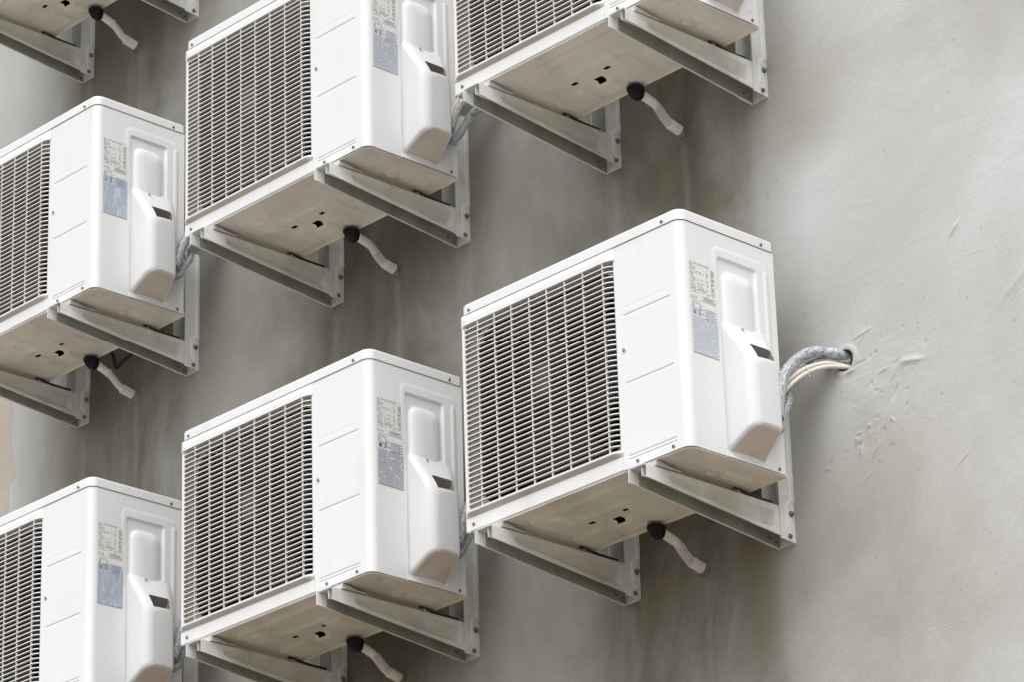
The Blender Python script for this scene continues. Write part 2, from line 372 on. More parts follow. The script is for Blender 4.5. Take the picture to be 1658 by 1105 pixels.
def casing(parent):
    """front and side sheet with pressed lines, recess, bump and rib"""
    r = 0.025
    xs = np.concatenate([np.linspace(0.5725, 0.589, 6), np.linspace(0.590, 0.757, 46), np.linspace(0.759, W - r, 8)])
    arc = np.linspace(0, math.pi / 2, 11)[1:-1]
    ys = np.concatenate([np.linspace(r, 0.104, 22), np.linspace(0.106, 0.1235, 9), [0.1247, 0.1252, 0.1262, 0.1267], np.linspace(0.128, D, 104)])
    path = [(x, 0, 0, -1) for x in xs] + [(W - r + r * math.sin(a), r - r * math.cos(a), math.sin(a), -math.cos(a)) for a in arc] + [(W, y, 1, 0) for y in ys]
    path = np.array(path)
    zl = [0.004, 0.010, 0.016]
    fine = []
    for c in (0.0265, 0.0353, 0.2275, 0.4120):
        fine += [c - 0.0042, c - 0.0026, c - 0.0012, c, c + 0.0012, c + 0.0026, c + 0.0042]
    zs = np.array(sorted(set(zl + [round(q, 4) for q in fine] + [round(q, 4) for q in np.arange(0.045, 0.6036, 0.0034)] + [0.5385, 0.5395, 0.5405, 0.5415, 0.6050])))
    X, Z = np.meshgrid(np.arange(len(path)), zs, indexing='ij')
    px, py = path[X, 0], path[X, 1]; front = path[X, 2] == 0; side = path[X, 2] == 1
    h = np.zeros(px.shape)
    for zc, dep in ((0.4120, 0.0026), (0.2275, 0.0026), (0.0353, 0.0022), (0.0265, 0.0022)):
        g = np.exp(-((Z - zc) / 0.0017) ** 2) * sstep(0.5895, 0.592, px) * (1 - sstep(0.755, 0.7575, px))
        h -= np.where(front, g * dep, 0)
    h -= np.where(front, 0.0007 * np.exp(-((Z - 0.432) / 0.002) ** 2) * sstep(0.594, 0.60, px) * (1 - sstep(0.742, 0.75, px)), 0)
    hs = np.zeros(px.shape)
    d = rbox(py, Z, 0.1095, 0.3150, -0.2, 0.5670, 0.024)
    rim = 1 - sstep(-0.007, 0.0, d)
    fade = np.where(py < 0.127, sstep(0.44, 0.53, Z), 1.0)
    hs += 0.0015 * rim * fade * (1 - sstep(0.300, 0.316, py))
    d = rbox(py, Z, 0.1265, 0.2690, 0.012, 0.5405, 0.010)
    hs -= 0.0068 * (1 - sstep(-0.0065, 0.0, d))
    d = rbox(py, Z, 0.1450, 0.2540, -0.1, 0.5080, 0.030)
    tt = np.clip(-d / 0.050, 0, 1); hs += 0.0165 * np.sqrt(np.clip(1 - (1 - tt) ** 2.2, 0, 1)) * sstep(-0.002, 0.004, -d) * sstep(0.015, 0.04, Z)
    d = rbox(py, Z, 0.2915, 0.3140, 0.0315, 0.5445, 0.006)
    hs += 0.0026 * (1 - sstep(-0.008, 0.0, d))
    seam = (np.abs(py - 0.12595) < 0.0005) & (Z < 0.5402)
    hs = np.where(seam, -0.012, hs)
    h += np.where(side, hs, 0)
    P = np.stack([px + path[X, 2] * h, py + path[X, 3] * h, Z], -1)
    iy = np.arange(len(path)) >= len(path) - len(ys) + int(np.argmax(ys > 0.126))
    panel = (iy[:-1, None]) & (zs[None, :-1] < 0.5385)
    mb = MB(); mb.grid(P, 0, True, skip=panel)
    # folded-in front edge by the seam with the grille, left side, back, inner dark liner
    mb.add([(0.5725, 0, 0.004), (0.5725, 0, 0.605), (0.5725, 0.02, 0.605), (0.5725, 0.02, 0.004)], [(0, 1, 2, 3)], 0)
    rl = 0.014
    left = [(0.0, D), (0.0, rl)] + [(rl - rl * math.cos(a), rl - rl * math.sin(a)) for a in np.linspace(0, math.pi / 2, 7)[1:]] + [(rl + 0.004, 0.004)]
    n = len(left)
    mb.add([(x, y, 0.004) for x, y in left] + [(x, y, 0.604) for x, y in left], [(i, i + 1, n + i + 1, n + i) for i in range(n - 1)], 0, True)
    mb.add([(0, D, 0.004), (W, D, 0.004), (W, D, 0.604), (0, D, 0.604)], [(0, 1, 2, 3)], 0)
    mb.build('casing', M['paint'], parent, recalc=False)
    mb = MB(); mb.grid(P, 0, True, only=panel)
    mb.build('service_panel', M['paint'], parent, recalc=False)
    # dark inside: coil behind the fan and the partition beside it
    mb = MB()
    mb.box(0.03, 0.566, 0.20, 0.315, 0.02, 0.59)
    mb.box(0.566, 0.571, 0.03, 0.315, 0.02, 0.59); mb.box(0.022, 0.028, 0.034, 0.315, 0.02, 0.59)
    mb.box(0.58, 0.78, 0.04, 0.32, 0.03, 0.585)
    mb.build('coil', M['dark'], parent)

def lid(parent):
    o = 0.0025; x0, x1, y0, y1 = -o, W + o, -o, D + o
    def outline(ins, rf=0.027, rb=0.014):
        pts = []
        for cx, cy, r, a0 in ((x0, y0, rf, 180), (x1, y0, rf, 270), (x1, y1, rb, 0), (x0, y1, rb, 90)):
            r2 = max(r - ins, 0.003); sx = 1 if cx == x0 else -1; sy = 1 if cy == y0 else -1
            c = (cx + sx * (ins + r2), cy + sy * (ins + r2))
            for k in range(9):
                a = math.radians(a0 + 90 * k / 8); pts.append((c[0] + r2 * math.cos(a), c[1] + r2 * math.sin(a)))
        return pts
    rings = [(0.0020, 0.6120), (0.0014, 0.6064), (0.0003, 0.6066), (0.0, 0.6074), (0.0, 0.6100), (0.0, 0.6290), (0.0, 0.6310), (0.0008, 0.6332), (0.0024, 0.6349), (0.0045, 0.6359), (0.0075, 0.6364)]
    vs = []; n = 36
    for ins, z in rings: vs += [(x, y, z) for x, y in outline(ins)]
    fs = [(i * n + k, i * n + (k + 1) % n, (i + 1) * n + (k + 1) % n, (i + 1) * n + k) for i in range(len(rings) - 1) for k in range(n)]
    mb = MB(); mb.add(vs, fs, 0, True)
    m = len(rings) - 1
    mb.add(vs[m * n:], [tuple(range(n))], 0)
    o = mb.build('lid', M['lid'], parent); o.data.set_sharp_from_angle(angle=math.radians(40))

def grille(parent):
    yf, zb, zt, ns = -0.010, 0.058, 0.572, 36
    mb = MB()
    xl, xr = 0.0135, 0.5635
    # top band and bottom lip, rounded off at the ends
    def band(prof, dusty_shade=None):
        st = [(0.0016, 0.08), (0.004, 0.18), (0.010, 0.40), (0.017, 0.74), (0.026, 1.0), (0.545, 1.0), (0.556, 0.72), (0.563, 0.35), (0.5675, 0.12), (0.5721, 0.0)]
        vs = []; n = len(prof)
        for x, k in st:
            vs += [(x, (y * k if y < 0 else y), z) for y, z in prof]
        fs = [(i * n + j, i * n + j + 1, (i + 1) * n + j + 1, (i + 1) * n + j) for i in range(len(st) - 1) for j in range(n - 1)]
        mb.add(vs, fs, 0, False)
        if dusty_shade is not None:
            for q in range(len(fs)):
                if q % (n - 1) == dusty_shade: mb.m[len(mb.m) - len(fs) + q] = 1
    band([(0.008, 0.6059), (0.0, 0.6059), (-0.0015, 0.6030), (-0.0085, 0.5905), (-0.0098, 0.5870), (yf, zt + 0.0005), (-0.0095, zt), (0.012, zt + 0.001)])
    band([(0.012, zb - 0.001), (-0.0095, zb), (yf, zb - 0.0007), (yf, 0.0535), (-0.009, 0.0518), (-0.0005, 0.0405), (0.0, 0.0385), (0.0, 0.0068), (0.0015, 0.0045), (0.010, 0.0045)], 4)
    # columns left and right of the slats
    mb.prism([(0.0135, 0.012), (0.0135, 0.0005), (0.0120, -0.0016), (0.0095, -0.0022), (0.0045, -0.0016), (0.0016, 0.0010), (0.0008, 0.012)], 'z', 0.046, 0.600, 0, True)
    mb.prism([(0.5632, 0.012), (0.5632, 0.0016), (0.5640, 0.0008), (0.5713, 0.0008), (0.5720, 0.0016), (0.5720, 0.012)], 'z', 0.0455, 0.5995, 0, True)
    # slats, each bent back at both ends
    xs = [(xl, 0.0105), (xl + 0.004, 0.0062), (xl + 0.009, 0.0026), (xl + 0.015, 0.0006), (xl + 0.022, 0.0), (0.20, 0.0), (0.38, 0.0), (0.5405, 0.0), (0.5475, 0.0008), (0.5535, 0.0032), (0.5590, 0.0072), (xr, 0.0105)]
    pitch = (zt - zb) / ns
    for k in range(1, ns):
        z = zb + pitch * k
        prof = [(yf, -0.0014), (yf + 0.0098, -0.0008), (yf + 0.0098, 0.0006), (yf, 0.0014)]
        vs = []; n = len(prof)
        for x, back in xs:
            vs += [(x, y + back, z + dz) for y, dz in prof]
        mb.add(vs, [(i * n + j, i * n + (j + 1) % n, (i + 1) * n + (j + 1) % n, (i + 1) * n + j) for i in range(len(xs) - 1) for j in range(n - 1)], 1, False)
        mb.add(vs, [(i * n + 3, i * n, (i + 1) * n, (i + 1) * n + 3) for i in range(len(xs) - 1)], 0, False)
    for x in (0.071, 0.1345, 0.1985, 0.265, 0.330, 0.396, 0.4625, 0.5335):
        mb.box(x - 0.0009, x + 0.0009, yf + 0.0010, yf + 0.0068, zb - 0.0005, zt + 0.0005)
    g = mb.build('front_grille', [M['grille'], M['dust']], parent)
    # fan orifice behind the slats: sloped side walls, plate with round hole
    mb = MB()
    a = [(0.0145, 0.5625), (zb - 0.002, zt + 0.002)]; b = [(0.031, 0.556), (zb + 0.006, zt - 0.004)]
    y0, y1 = 0.0035, 0.030
    A = [(a[0][0], y0, a[1][0]), (a[0][1], y0, a[1][0]), (a[0][1], y0, a[1][1]), (a[0][0], y0, a[1][1])]
    B = [(b[0][0], y1, b[1][0]), (b[0][1], y1, b[1][0]), (b[0][1], y1, b[1][1]), (b[0][0], y1, b[1][1])]
    mb.add(A + B, [(i, (i + 1) % 4, 4 + (i + 1) % 4, 4 + i) for i in range(4)], 0)
    cx, cz, R = 0.304, 0.315, 0.2455; seg = 64
    ring_o, ring_i, ring_b = [], [], []
    hx, hz = (b[0][1] - b[0][0]) / 2, (b[1][1] - b[1][0]) / 2; cx = (b[0][0] + b[0][1]) / 2; cz = (b[1][0] + b[1][1]) / 2
    for k in range(seg):
        t = 2 * math.pi * (k + 0.5) / seg; c, s = math.cos(t), math.sin(t)
        q = min(hx / max(abs(c), 1e-6), hz / max(abs(s), 1e-6))
        R = (abs(c / hx) ** 9 + abs(s / hz) ** 9) ** (-1 / 9) * 0.995; R = min(R, q - 0.0004)
        ring_o.append((cx + q * c, y1, cz + q * s)); ring_i.append((cx + R * c, y1 + 0.0005, cz + R * s)); ring_b.append((cx + R * 0.985 * c, y1 + 0.012, cz + R * 0.985 * s))
    mb.add(ring_o + ring_i, [(k, (k + 1) % seg, seg + (k + 1) % seg, seg + k) for k in range(seg)], 0)
    mb.add(ring_i + ring_b, [(k, (k + 1) % seg, seg + (k + 1) % seg, seg + k) for k in range(seg)], 1)
    mb.build('fan_shroud', [M['funnel'], M['dark']], g)
    mb = MB(); mb.box(0.2662, 0.3288, 0.0002, 0.0022, 0.2955, 0.3800)
    bevelled(mb.build('grille_badge', M['hub'], g), 0.0008, 1)
    # fan
    mb = MB(); mb.lathe([(0.0, 0.0), (0.03, 0.001), (0.048, 0.010), (0.05, 0.05)], (cx, 0.060, cz), (0, 1, 0), 24)
    for q in range(3):
        P = np.zeros((9, 7, 3))
        for i in range(9):
            rr = 0.045 + (0.225 - 0.045) * i / 8
            for j in range(7):
                th = 2 * math.pi * q / 3 + (j / 6 - 0.5) * 1.45 + 0.35 * i / 8
                P[i, j] = (cx + rr * math.cos(th), 0.075 + 0.055 * j / 6, cz + rr * math.sin(th))
        mb.grid(P)
    mb.build('fan', M['fan'], parent)

def base_pan(parent):
    y0, y1, r = 0.0035, 0.343, 0.030
    ys = np.concatenate([y0 + r - r * np.cos(np.linspace(0, math.pi / 2, 10)), np.linspace(y0 + r, y1, 104)[1:]])
    u = np.linspace(0, 1, 260)
    dy = np.maximum(0, y0 + r - ys); ins = r - np.sqrt(np.maximum(r * r - dy * dy, 0))
    xl, xr = 0.003 + ins, W - 0.003 - ins
    X = xl[:, None] + (xr - xl)[:, None] * u[None]; Y = np.repeat(ys[:, None], 260, 1)
    def patch(x0, x1, y0, y1, r, soft):
        return 1 - sstep(-soft * 0.55, 0, rbox(X, Y, x0, x1, y0, y1, r))
    h = np.zeros(X.shape)
    h += 0.007 * patch(0.16, 0.60, 0.045, 0.160, 0.03, 0.016)
    h -= 0.005 * patch(0.27, 0.47, 0.075, 0.150, 0.03, 0.020)
    h += 0.004 * patch(0.20, 0.255, 0.075, 0.185, 0.02, 0.012)
    h += 0.010 * patch(0.285, 0.360, 0.232, 0.305, 0.012, 0.020)
    h += 0.007 * patch(0.395, 0.480, 0.165, 0.290, 0.012, 0.022)
    h += 0.006 * patch(0.14, 0.255, 0.225, 0.320, 0.015, 0.016)
    h += 0.005 * patch(0.49, 0.59, 0.215, 0.330, 0.02, 0.016)
    h += 0.0045 * patch(0.69, 0.735, 0.195, 0.30, 0.02, 0.014) + 0.003 * patch(0.745, 0.785, 0.08, 0.32, 0.012, 0.010)
    for cx, cy, rr in ((0.758, 0.040, 0.014), (0.7076, 0.1715, 0.017), (0.043, 0.05, 0.014)):
        q = np.hypot(X - cx, Y - cy); h += 0.0045 * np.exp(-((q - rr) / 0.0032) ** 2)
    edge = np.minimum(np.minimum(X - xl[:, None], xr[:, None] - X), np.minimum(Y - y0, y1 - Y))
    h += 0.0025 * (1 - sstep(0.0, 0.006, edge))
    h *= 1.5
    Z = 0.0035 - h
    P = np.stack([X, Y, Z], -1)
    xc = (X[:-1, :-1] + X[1:, 1:]) / 2; yc = (Y[:-1, :-1] + Y[1:, 1:]) / 2
    skip = ((np.abs(xc - 0.3233) < 0.0125) & (np.abs(yc - 0.227) < 0.0115))
    for cx in (0.2597, 0.3820):
        skip |= (np.abs(xc - cx) < 0.0105) & (np.abs(yc - 0.197) < 0.0062)
    mb = MB(); mb.grid(P, 0, True, skip)
    # upturned rim
    loop = list(P[:, 0]) + list(P[-1, 1:]) + list(P[::-1, -1][1:]) + list(P[0, ::-1][1:-1])
    n = len(loop); mb.add([tuple(p) for p in loop] + [(p[0], p[1], 0.012) for p in loop], [(i, (i + 1) % n, n + (i + 1) % n, n + i) for i in range(n)], 0, False)
    pan = mb.build('base_pan', M['pan'], parent, recalc=False)
    # folded edge that closes the sheet above the pan
    mb = MB(); mb.box(0.02, 0.78, 0.03, 0.33, 0.016, 0.019); mb.build('drain_tray', M['dark'], pan)
    for xc in (0.104, 0.653):
        for front in (True, False):
            mb = MB()
            if front:
                mb.prism([(0.0015, -0.0135), (0.080, -0.0128), (0.092, -0.0112), (0.088, -0.0100), (0.055, -0.0085), (0.030, -0.0025), (0.0015, 0.0005)], 'x', xc - 0.030, xc + 0.0285)
            else:
                mb.prism([(0.300, -0.001), (0.306, -0.0148), (0.428, -0.0148), (0.428, -0.0108), (0.310, -0.0108), (0.303, 0.001)], 'x', xc - 0.016, xc + 0.016)
                mb.tube(spline([(xc + 0.012, 0.290, 0.0), (xc + 0.014, 0.312, -0.001), (xc + 0.014, 0.332, -0.004), (xc + 0.014, 0.372, -0.0065), (xc + 0.014, 0.425, -0.0065)], 5), 0.0038, 8, 1)
            mb.build('mounting_foot', [M['foot'], M['rod']], pan)

def valve_cover(parent):
    xo = 0.888; xi = 0.790
    mid = [(0.1365, 0.0240), (0.2680, 0.0240), (0.2970, 0.3700), (0.1365, 0.3760)]      # outline at the casing side (y, z)
    outer = [(0.1385, 0.0705), (0.2395, 0.0705), (0.2375, 0.2530), (0.1385, 0.2455)]    # outline of the outer face
    def isect(p, d, q, e):
        c = d[0] * e[1] - d[1] * e[0]; t = ((q[0] - p[0]) * e[1] - (q[1] - p[1]) * e[0]) / c
        return np.array((p[0] + d[0] * t, p[1] + d[1] * t))
    def section(x):
        f = min(max((x - 0.800) / (xo - 0.800), -0.05), 1.0)
        Q = [np.array(a) * (1 - f) + np.array(b) * f for a, b in zip(mid, outer)]
        ins = []
        for rad in (0.008, 0.009, 0.011, 0.030):                       # bottom, back, top, front
            u = xo - x
            ins.append(rad - math.sqrt(max(rad * rad - (rad - u) ** 2, 0)) if u < rad else 0.0)
        L = []
        for k in range(4):
            a, b = Q[k], Q[(k + 1) % 4]; d = (b - a) / np.linalg.norm(b - a); nrm = np.array((-d[1], d[0]))
            L.append((a + nrm * ins[k], d))
        C = [isect(*L[k - 1], *L[k]) for k in range(4)]
        out = []
        for k, rad in enumerate((0.012, 0.010, 0.028, 0.030)):         # corner fillets
            p, a, b = C[k], C[k - 1], C[(k + 1) % 4]
            da = (a - p) / np.linalg.norm(a - p); db = (b - p) / np.linalg.norm(b - p)
            half = math.acos(np.clip(da @ db, -1, 1)) / 2; tl = rad / math.tan(half)
            c = p + (da + db) / np.linalg.norm(da + db) * rad / math.sin(half)
            v0, v1 = p + da * tl - c, p + db * tl - c; a0 = math.atan2(v0[1], v0[0]); a1 = math.atan2(v1[1], v1[0])
            dl = (a1 - a0 + math.pi) % (2 * math.pi) - math.pi
            for q in range(9):
                t = a0 + dl * q / 8; out.append((x, c[0] + rad * math.cos(t), c[1] + rad * math.sin(t)))
        return out
    xs = [xi, 0.800] + list(np.linspace(0.806, 0.856, 8)) + [xo - 0.030 * (1 - math.sin(a)) for a in np.linspace(0.06, math.pi / 2 - 0.03, 14)]
    S = [section(x) for x in xs]; n = len(S[0]); mb = MB()
    vs = [p for q in S for p in q]
    fs = [(i * n + k, i * n + (k + 1) % n, (i + 1) * n + (k + 1) % n, (i + 1) * n + k) for i in range(len(S) - 1) for k in range(n)]
    mb.add(vs, fs, 0, True)
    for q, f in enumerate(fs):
        if q % n in (8, 7, 9): mb.m[q] = 2                             # browner tan underside between the two lower corners
    mb.add(S[0], [tuple(range(n))[::-1]], 0); mb.add(S[-1], [tuple(range(n))], 0)
    o = mb.build('valve_cover', [M['cover'], M['grip'], M['tan_cover']], parent)
    bm = bmesh.new(); bm.from_mesh(o.data); bmesh.ops.remove_doubles(bm, verts=bm.verts[:], dist=1e-6); bmesh.ops.recalc_face_normals(bm, faces=bm.faces[:]); bm.to_mesh(o.data); bm.free()
    # hand grip cut into the sloping top
    n = Vector((0.127, 0, 0.085)).normalized(); ax = Vector((0, 1, 0)); dn = ax.cross(n) if (ax.cross(n)).z < 0 else n.cross(ax)
    P = [Vector((0.8500, 0.1660, 0.2990)), Vector((0.8500, 0.2470, 0.2990)), Vector((0.8800, 0.2260, 0.2530)), Vector((0.8800, 0.1640, 0.2520))]
    c = sum(P, Vector()) / 4
    inw = Vector((-0.6, 0, -0.8)).normalized()
    cb = MB()
    outl = []
    for i in range(4):                                   # rounded corners
        p, a, b = P[i], P[i - 1], P[(i + 1) % 4]
        for t in (0.0, 0.5, 1.0):
            k = 0.0055; q = p + (a - p).normalized() * k * (1 - t) ** 1 + (b - p).normalized() * k * t
            if t == 0.5: q = p * 0.45 + q * 0.55
            outl.append(q)
    nn = len(outl)
    vs = [q + n * 0.03 for q in outl] + [c + (q - c) * 0.86 + inw * 0.055 for q in outl]
    cb.add(vs, [(i, (i + 1) % nn, nn + (i + 1) % nn, nn + i) for i in range(nn)] + [tuple(range(nn))[::-1], tuple(range(nn, 2 * nn))], 1)
    cut = cb.build('cutter', [M['cover'], M['grip']])
    md = o.modifiers.new('b', 'BOOLEAN'); md.object = cut; md.operation = 'DIFFERENCE'; md.solver = 'EXACT'
    dg = bpy.context.evaluated_depsgraph_get(); me = bpy.data.meshes.new_from_object(o.evaluated_get(dg))
    o.modifiers.clear(); o.data = me; bpy.data.objects.remove(cut, do_unlink=True)
    me.polygons.foreach_set('use_smooth', [True] * len(me.polygons))
    me.set_sharp_from_angle(angle=math.radians(38))
    mb = MB(); mb.lathe([(0.0065, 0.0), (0.0062, 0.0007), (0.0046, 0.0009), (0.0042, -0.004), (0.0, -0.004)], (0.8180, 0.1885, 0.3520), n, 14, 0); mb.lathe([(0.0040, 0.0006), (0.0, 0.0012)], (0.8180, 0.1885, 0.3520), n, 12, 1)
    mb.build('screw', [M['cover'], M['slot']], o)

def text_mesh(body, size):
    cu = bpy.data.curves.new('t', 'FONT'); cu.body = body; cu.size = size
    ob = bpy.data.objects.new('t', cu); COL.objects.link(ob)
    dg = bpy.context.evaluated_depsgraph_get(); me = bpy.data.meshes.new_from_object(ob.evaluated_get(dg))
    out = ([tuple(v.co) for v in me.vertices], [tuple(p.vertices) for p in me.polygons])
    bpy.data.objects.remove(ob, do_unlink=True); bpy.data.meshes.remove(me)
    return out

def label_meshes(seed):
    """two sheets on the side: rating plate above, wiring sheet below"""
    rn = random.Random(seed)
    xp, xk = W + 0.0006, W + 0.0010
    def quad(mb, y0, y1, z0, z1, x, mi):
        mb.add([(x, y0, z0), (x, y1, z0), (x, y1, z1), (x, y0, z1)], [(0, 1, 2, 3)], mi)
    def frame(mb, y0, y1, z0, z1, t, mi):
        quad(mb, y0, y1, z0, z0 + t, xk, mi); quad(mb, y0, y1, z1 - t, z1, xk, mi); quad(mb, y0, y0 + t, z0 + t, z1 - t, xk, mi); quad(mb, y1 - t, y1, z0 + t, z1 - t, xk, mi)
    def dash(mb, y0, y1, z, t, mi, fill=0.8, lo=0.002, hi=0.006):
        y = y0
        while y < y1 - 0.001:
            l = rn.uniform(lo, hi)
            if rn.random() < fill: quad(mb, y, min(y + l, y1), z - t / 2, z + t / 2, xk, mi)
            y += l + rn.uniform(0.0006, 0.0016)
    a = MB(); quad(a, 0.026, 0.1155, 0.3985, 0.5015, xp, 0)
    tv, tf = text_mesh('AIR CONDITIONER', 0.0062)
    a.add([(xk, 0.042 + v[0], 0.4945 + v[1]) for v in tv], tf, 2)
    dash(a, 0.028, 0.036, 0.4965, 0.0022, 2)
    z = 0.4925
    for i in range(20):
        dash(a, 0.0285, 0.0285 + rn.choice((0.012, 0.016, 0.020, 0.022)), z, 0.0013, 1)
        if i in (5, 6): dash(a, 0.047, 0.076, z - 0.002, 0.0014, 2)
        if i > 11 and rn.random() < 0.8: dash(a, 0.052, 0.075, z, 0.0013, 1)
        if rn.random() < 0.75: dash(a, 0.085, 0.091, z, 0.0016, 1, 0.9, 0.002, 0.003)
        if rn.random() < 0.85: dash(a, 0.102, 0.112, z, 0.0018, 2, 0.9, 0.002, 0.004)
        z -= 0.0031
    for zz in (0.4300, 0.4260, 0.4215): dash(a, 0.0285, 0.112, zz, 0.0014, 2, 0.75, 0.003, 0.009)
    dash(a, 0.0285, 0.060, 0.4175, 0.0013, 1); dash(a, 0.078, 0.092, 0.4155, 0.0014, 2)
    tv, tf = text_mesh('CE', 0.0088)
    a.add([(xk, 0.0285 + v[0], 0.4020 + v[1]) for v in tv], tf, 2)
    frame(a, 0.0435, 0.0475, 0.4015, 0.4085, 0.0012, 2)
    frame(a, 0.066, 0.114, 0.4005, 0.4125, 0.0006, 1)
    dash(a, 0.072, 0.106, 0.4085, 0.0024, 3, 0.95, 0.005, 0.011); dash(a, 0.070, 0.112, 0.4035, 0.0017, 2, 0.95, 0.003, 0.007)
    b = MB(); quad(b, 0.027, 0.1180, 0.2530, 0.3770, xp, 0)
    quad(b, 0.030, 0.060, 0.3780, 0.3970, xp, 4)
    quad(b, 0.0605, 0.1170, 0.3775, 0.3880, xp, 4)
    dash(b, 0.034, 0.058, 0.3935, 0.0016, 1)
    frame(b, 0.031, 0.0585, 0.3725, 0.3895, 0.0011, 2); quad(b, 0.0345, 0.0372, 0.3790, 0.3855, xk, 3)
    quad(b, 0.033, 0.0425, 0.3590, 0.3700, xk, 2); frame(b, 0.045, 0.0530, 0.3590, 0.3700, 0.001, 2)
    quad(b, 0.0550, 0.0580, 0.3580, 0.3720, xk, 3); quad(b, 0.0600, 0.0608, 0.3575, 0.3865, xk, 2)
    dash(b, 0.063, 0.070, 0.3845, 0.0016, 1); quad(b, 0.064, 0.067, 0.3735, 0.3775, xk, 2); dash(b, 0.063, 0.074, 0.3640, 0.0022, 2)
    for k in range(4):
        zz = 0.3800 - 0.0078 * k
        quad(b, 0.0760, 0.0792, zz - 0.0035, zz, xk, 2)
        frame(b, 0.0815, 0.1060, zz - 0.0056, zz, 0.0010, 3 if k == 2 else 2)
        dash(b, 0.1075, 0.1165, zz - 0.002, 0.002, 2, 0.9, 0.002, 0.004)
    z = 0.3535; k = 0
    while z > 0.2570:
        y = 0.0285 + (0.0045 if k % 2 else 0.0)
        while y < 0.1150:
            if rn.random() < 0.93 and not (z > 0.347 and y > 0.078 and k % 2): quad(b, y, y + 0.0052, z - 0.0008, z + 0.0008, xk, 1)
            y += 0.0090
        z -= 0.00275; k += 1
    quad(b, 0.027, 0.1180, 0.2530, 0.2545, xk, 2)
    def scratch(pts, w, mi):
        L = [Vector((xk + 0.0004, y, z)) for y, z in pts]
        for p, q in zip(L[:-1], L[1:]):
            t = (q - p).normalized(); s = Vector((0, t.z, -t.y)) * w / 2
            b.add([p - s * 0.4, q - s, q + s, p + s * 0.4], [(0, 1, 2, 3)], mi)
    for _ in range(5):
        y, zz = rn.uniform(0.035, 0.108), rn.uniform(0.265, 0.345)
        dy, dz = rn.uniform(-0.01, 0.012), rn.uniform(0.008, 0.022)
        scratch([(y, zz), (y + dy * 0.4, zz + dz * 0.6), (y + dy, zz + dz)], rn.uniform(0.0012, 0.003), 4)
    return a, b

def air_conditioner():
    root = empty('air_conditioner', (0, 0, 0), 'x', 'air conditioner', 'outdoor units bolted to the wall')
    casing(root); lid(root); grille(root); base_pan(root); valve_cover(root)
    for p, ax in (((0.0344, -0.0022, 0.6158), (0, -1, 0)), ((0.742, -0.0022, 0.6158), (0, -1, 0)), ((W + 0.0022, 0.2901, 0.6158), (1, 0, 0)),
                  ((W, 0.3120, 0.0140), (1, 0, 0)), ((0.7438, 0, 0.0155), (0, -1, 0)), ((0.6215, 0, 0.0155), (0, -1, 0)), ((0.0300, 0, 0.0216), (0, -1, 0))):
        screw(root, p, ax)
    mb = MB(); p = (0.5898, 0.0, 0.3176)
    mb.lathe([(0.0092, -0.0002), (0.0085, 0.0010), (0.0068, 0.0010), (0.0062, 0.0)], p, (0, -1, 0), 20, 0)
    mb.lathe([(0.0052, -0.0002), (0.0050, 0.0014), (0.0030, 0.0024), (0.0, 0.0026)], p, (0, -1, 0), 16, 1)
    mb.build('screw', [M['paint'], M['screw']], root)
    a, b = label_meshes(3)
    a.build('rating_plate', [M['paper_white'], M['ink_pale'], M['ink_grey'], M['ink_dark']], root, recalc=False)
    b.build('wiring_sheet', [M['paper_grey'], M['ink_mid'], M['ink_blue'], M['ink_dark'], M['paper_white']], root, recalc=False)
    return root

UNITS = {1: (0.0, 0.0), 2: (-1.1672, 0.0047), 3: (-1.1592, 1.2411), 4: (0.0, 1.2474), 5: (-2.3878, 1.2383), 6: (-2.3856, 0.0018), 7: (-2.3938, 2.4623)}
UNIT_LABEL = {
    1: 'rightmost lower air conditioner, its wrapped pipes entering the bare wall in full view',
    2: 'white air conditioner in the bottom middle, left of the one with exposed wall pipes',
    3: 'white air conditioner at the top middle, its lid cut off by the picture edge',
    4: 'white air conditioner at the top right, seen mostly from its underside',
    5: 'white air conditioner at middle left with a scuffed blue wiring sheet',
    6: 'white air conditioner in the bottom left corner, base out of view',
    7: 'air conditioner in the top left corner showing only its underside and drain cap',
}

ac = air_conditioner()
units = {1: ac}
for k in range(2, 8):
    units[k] = copy_tree(ac)
for k, o in units.items():
    o.location = (UNITS[k][0], 0, UNITS[k][1]); o['label'] = UNIT_LABEL[k]
# each unit's paper labels have weathered differently
inks = {1: ('paper_pale', 'ink_mid', 'ink_blue', 'ink_blue'), 2: ('paper_pale', 'ink_dark', 'ink_dark', 'ink_dark'), 3: ('paper_pale', 'ink_blue', 'ink_blue', 'ink_dark'),
        4: ('paper_grey', 'ink_mid', 'ink_blue', 'ink_dark'), 5: ('paper_blue', 'paper_blue', 'ink_blue', 'ink_dark'), 6: ('paper_blue', 'ink_mid', 'ink_blue', 'ink_dark'), 7: ('paper_blue', 'ink_mid', 'ink_blue', 'ink_dark')}
for k, o in units.items():
    if k == 1: a, b = label_meshes(11)
    elif k == 5: a, b = label_meshes(15)
    elif k == 6: a, b = label_meshes(26)
    else: a = None
    for ch in o.children:
        if ch.name.startswith('wiring_sheet'):
            if a is not None:
                tmp = b.build('wiring_sheet', [M[q] for q in inks[k]] + [M['paper_white']], None, recalc=False)
                ch.data = tmp.data; bpy.data.objects.remove(tmp, do_unlink=True)
            for i in range(4):
                ch.material_slots[i].link = 'OBJECT'; ch.material_slots[i].material = M[inks[k][i]]

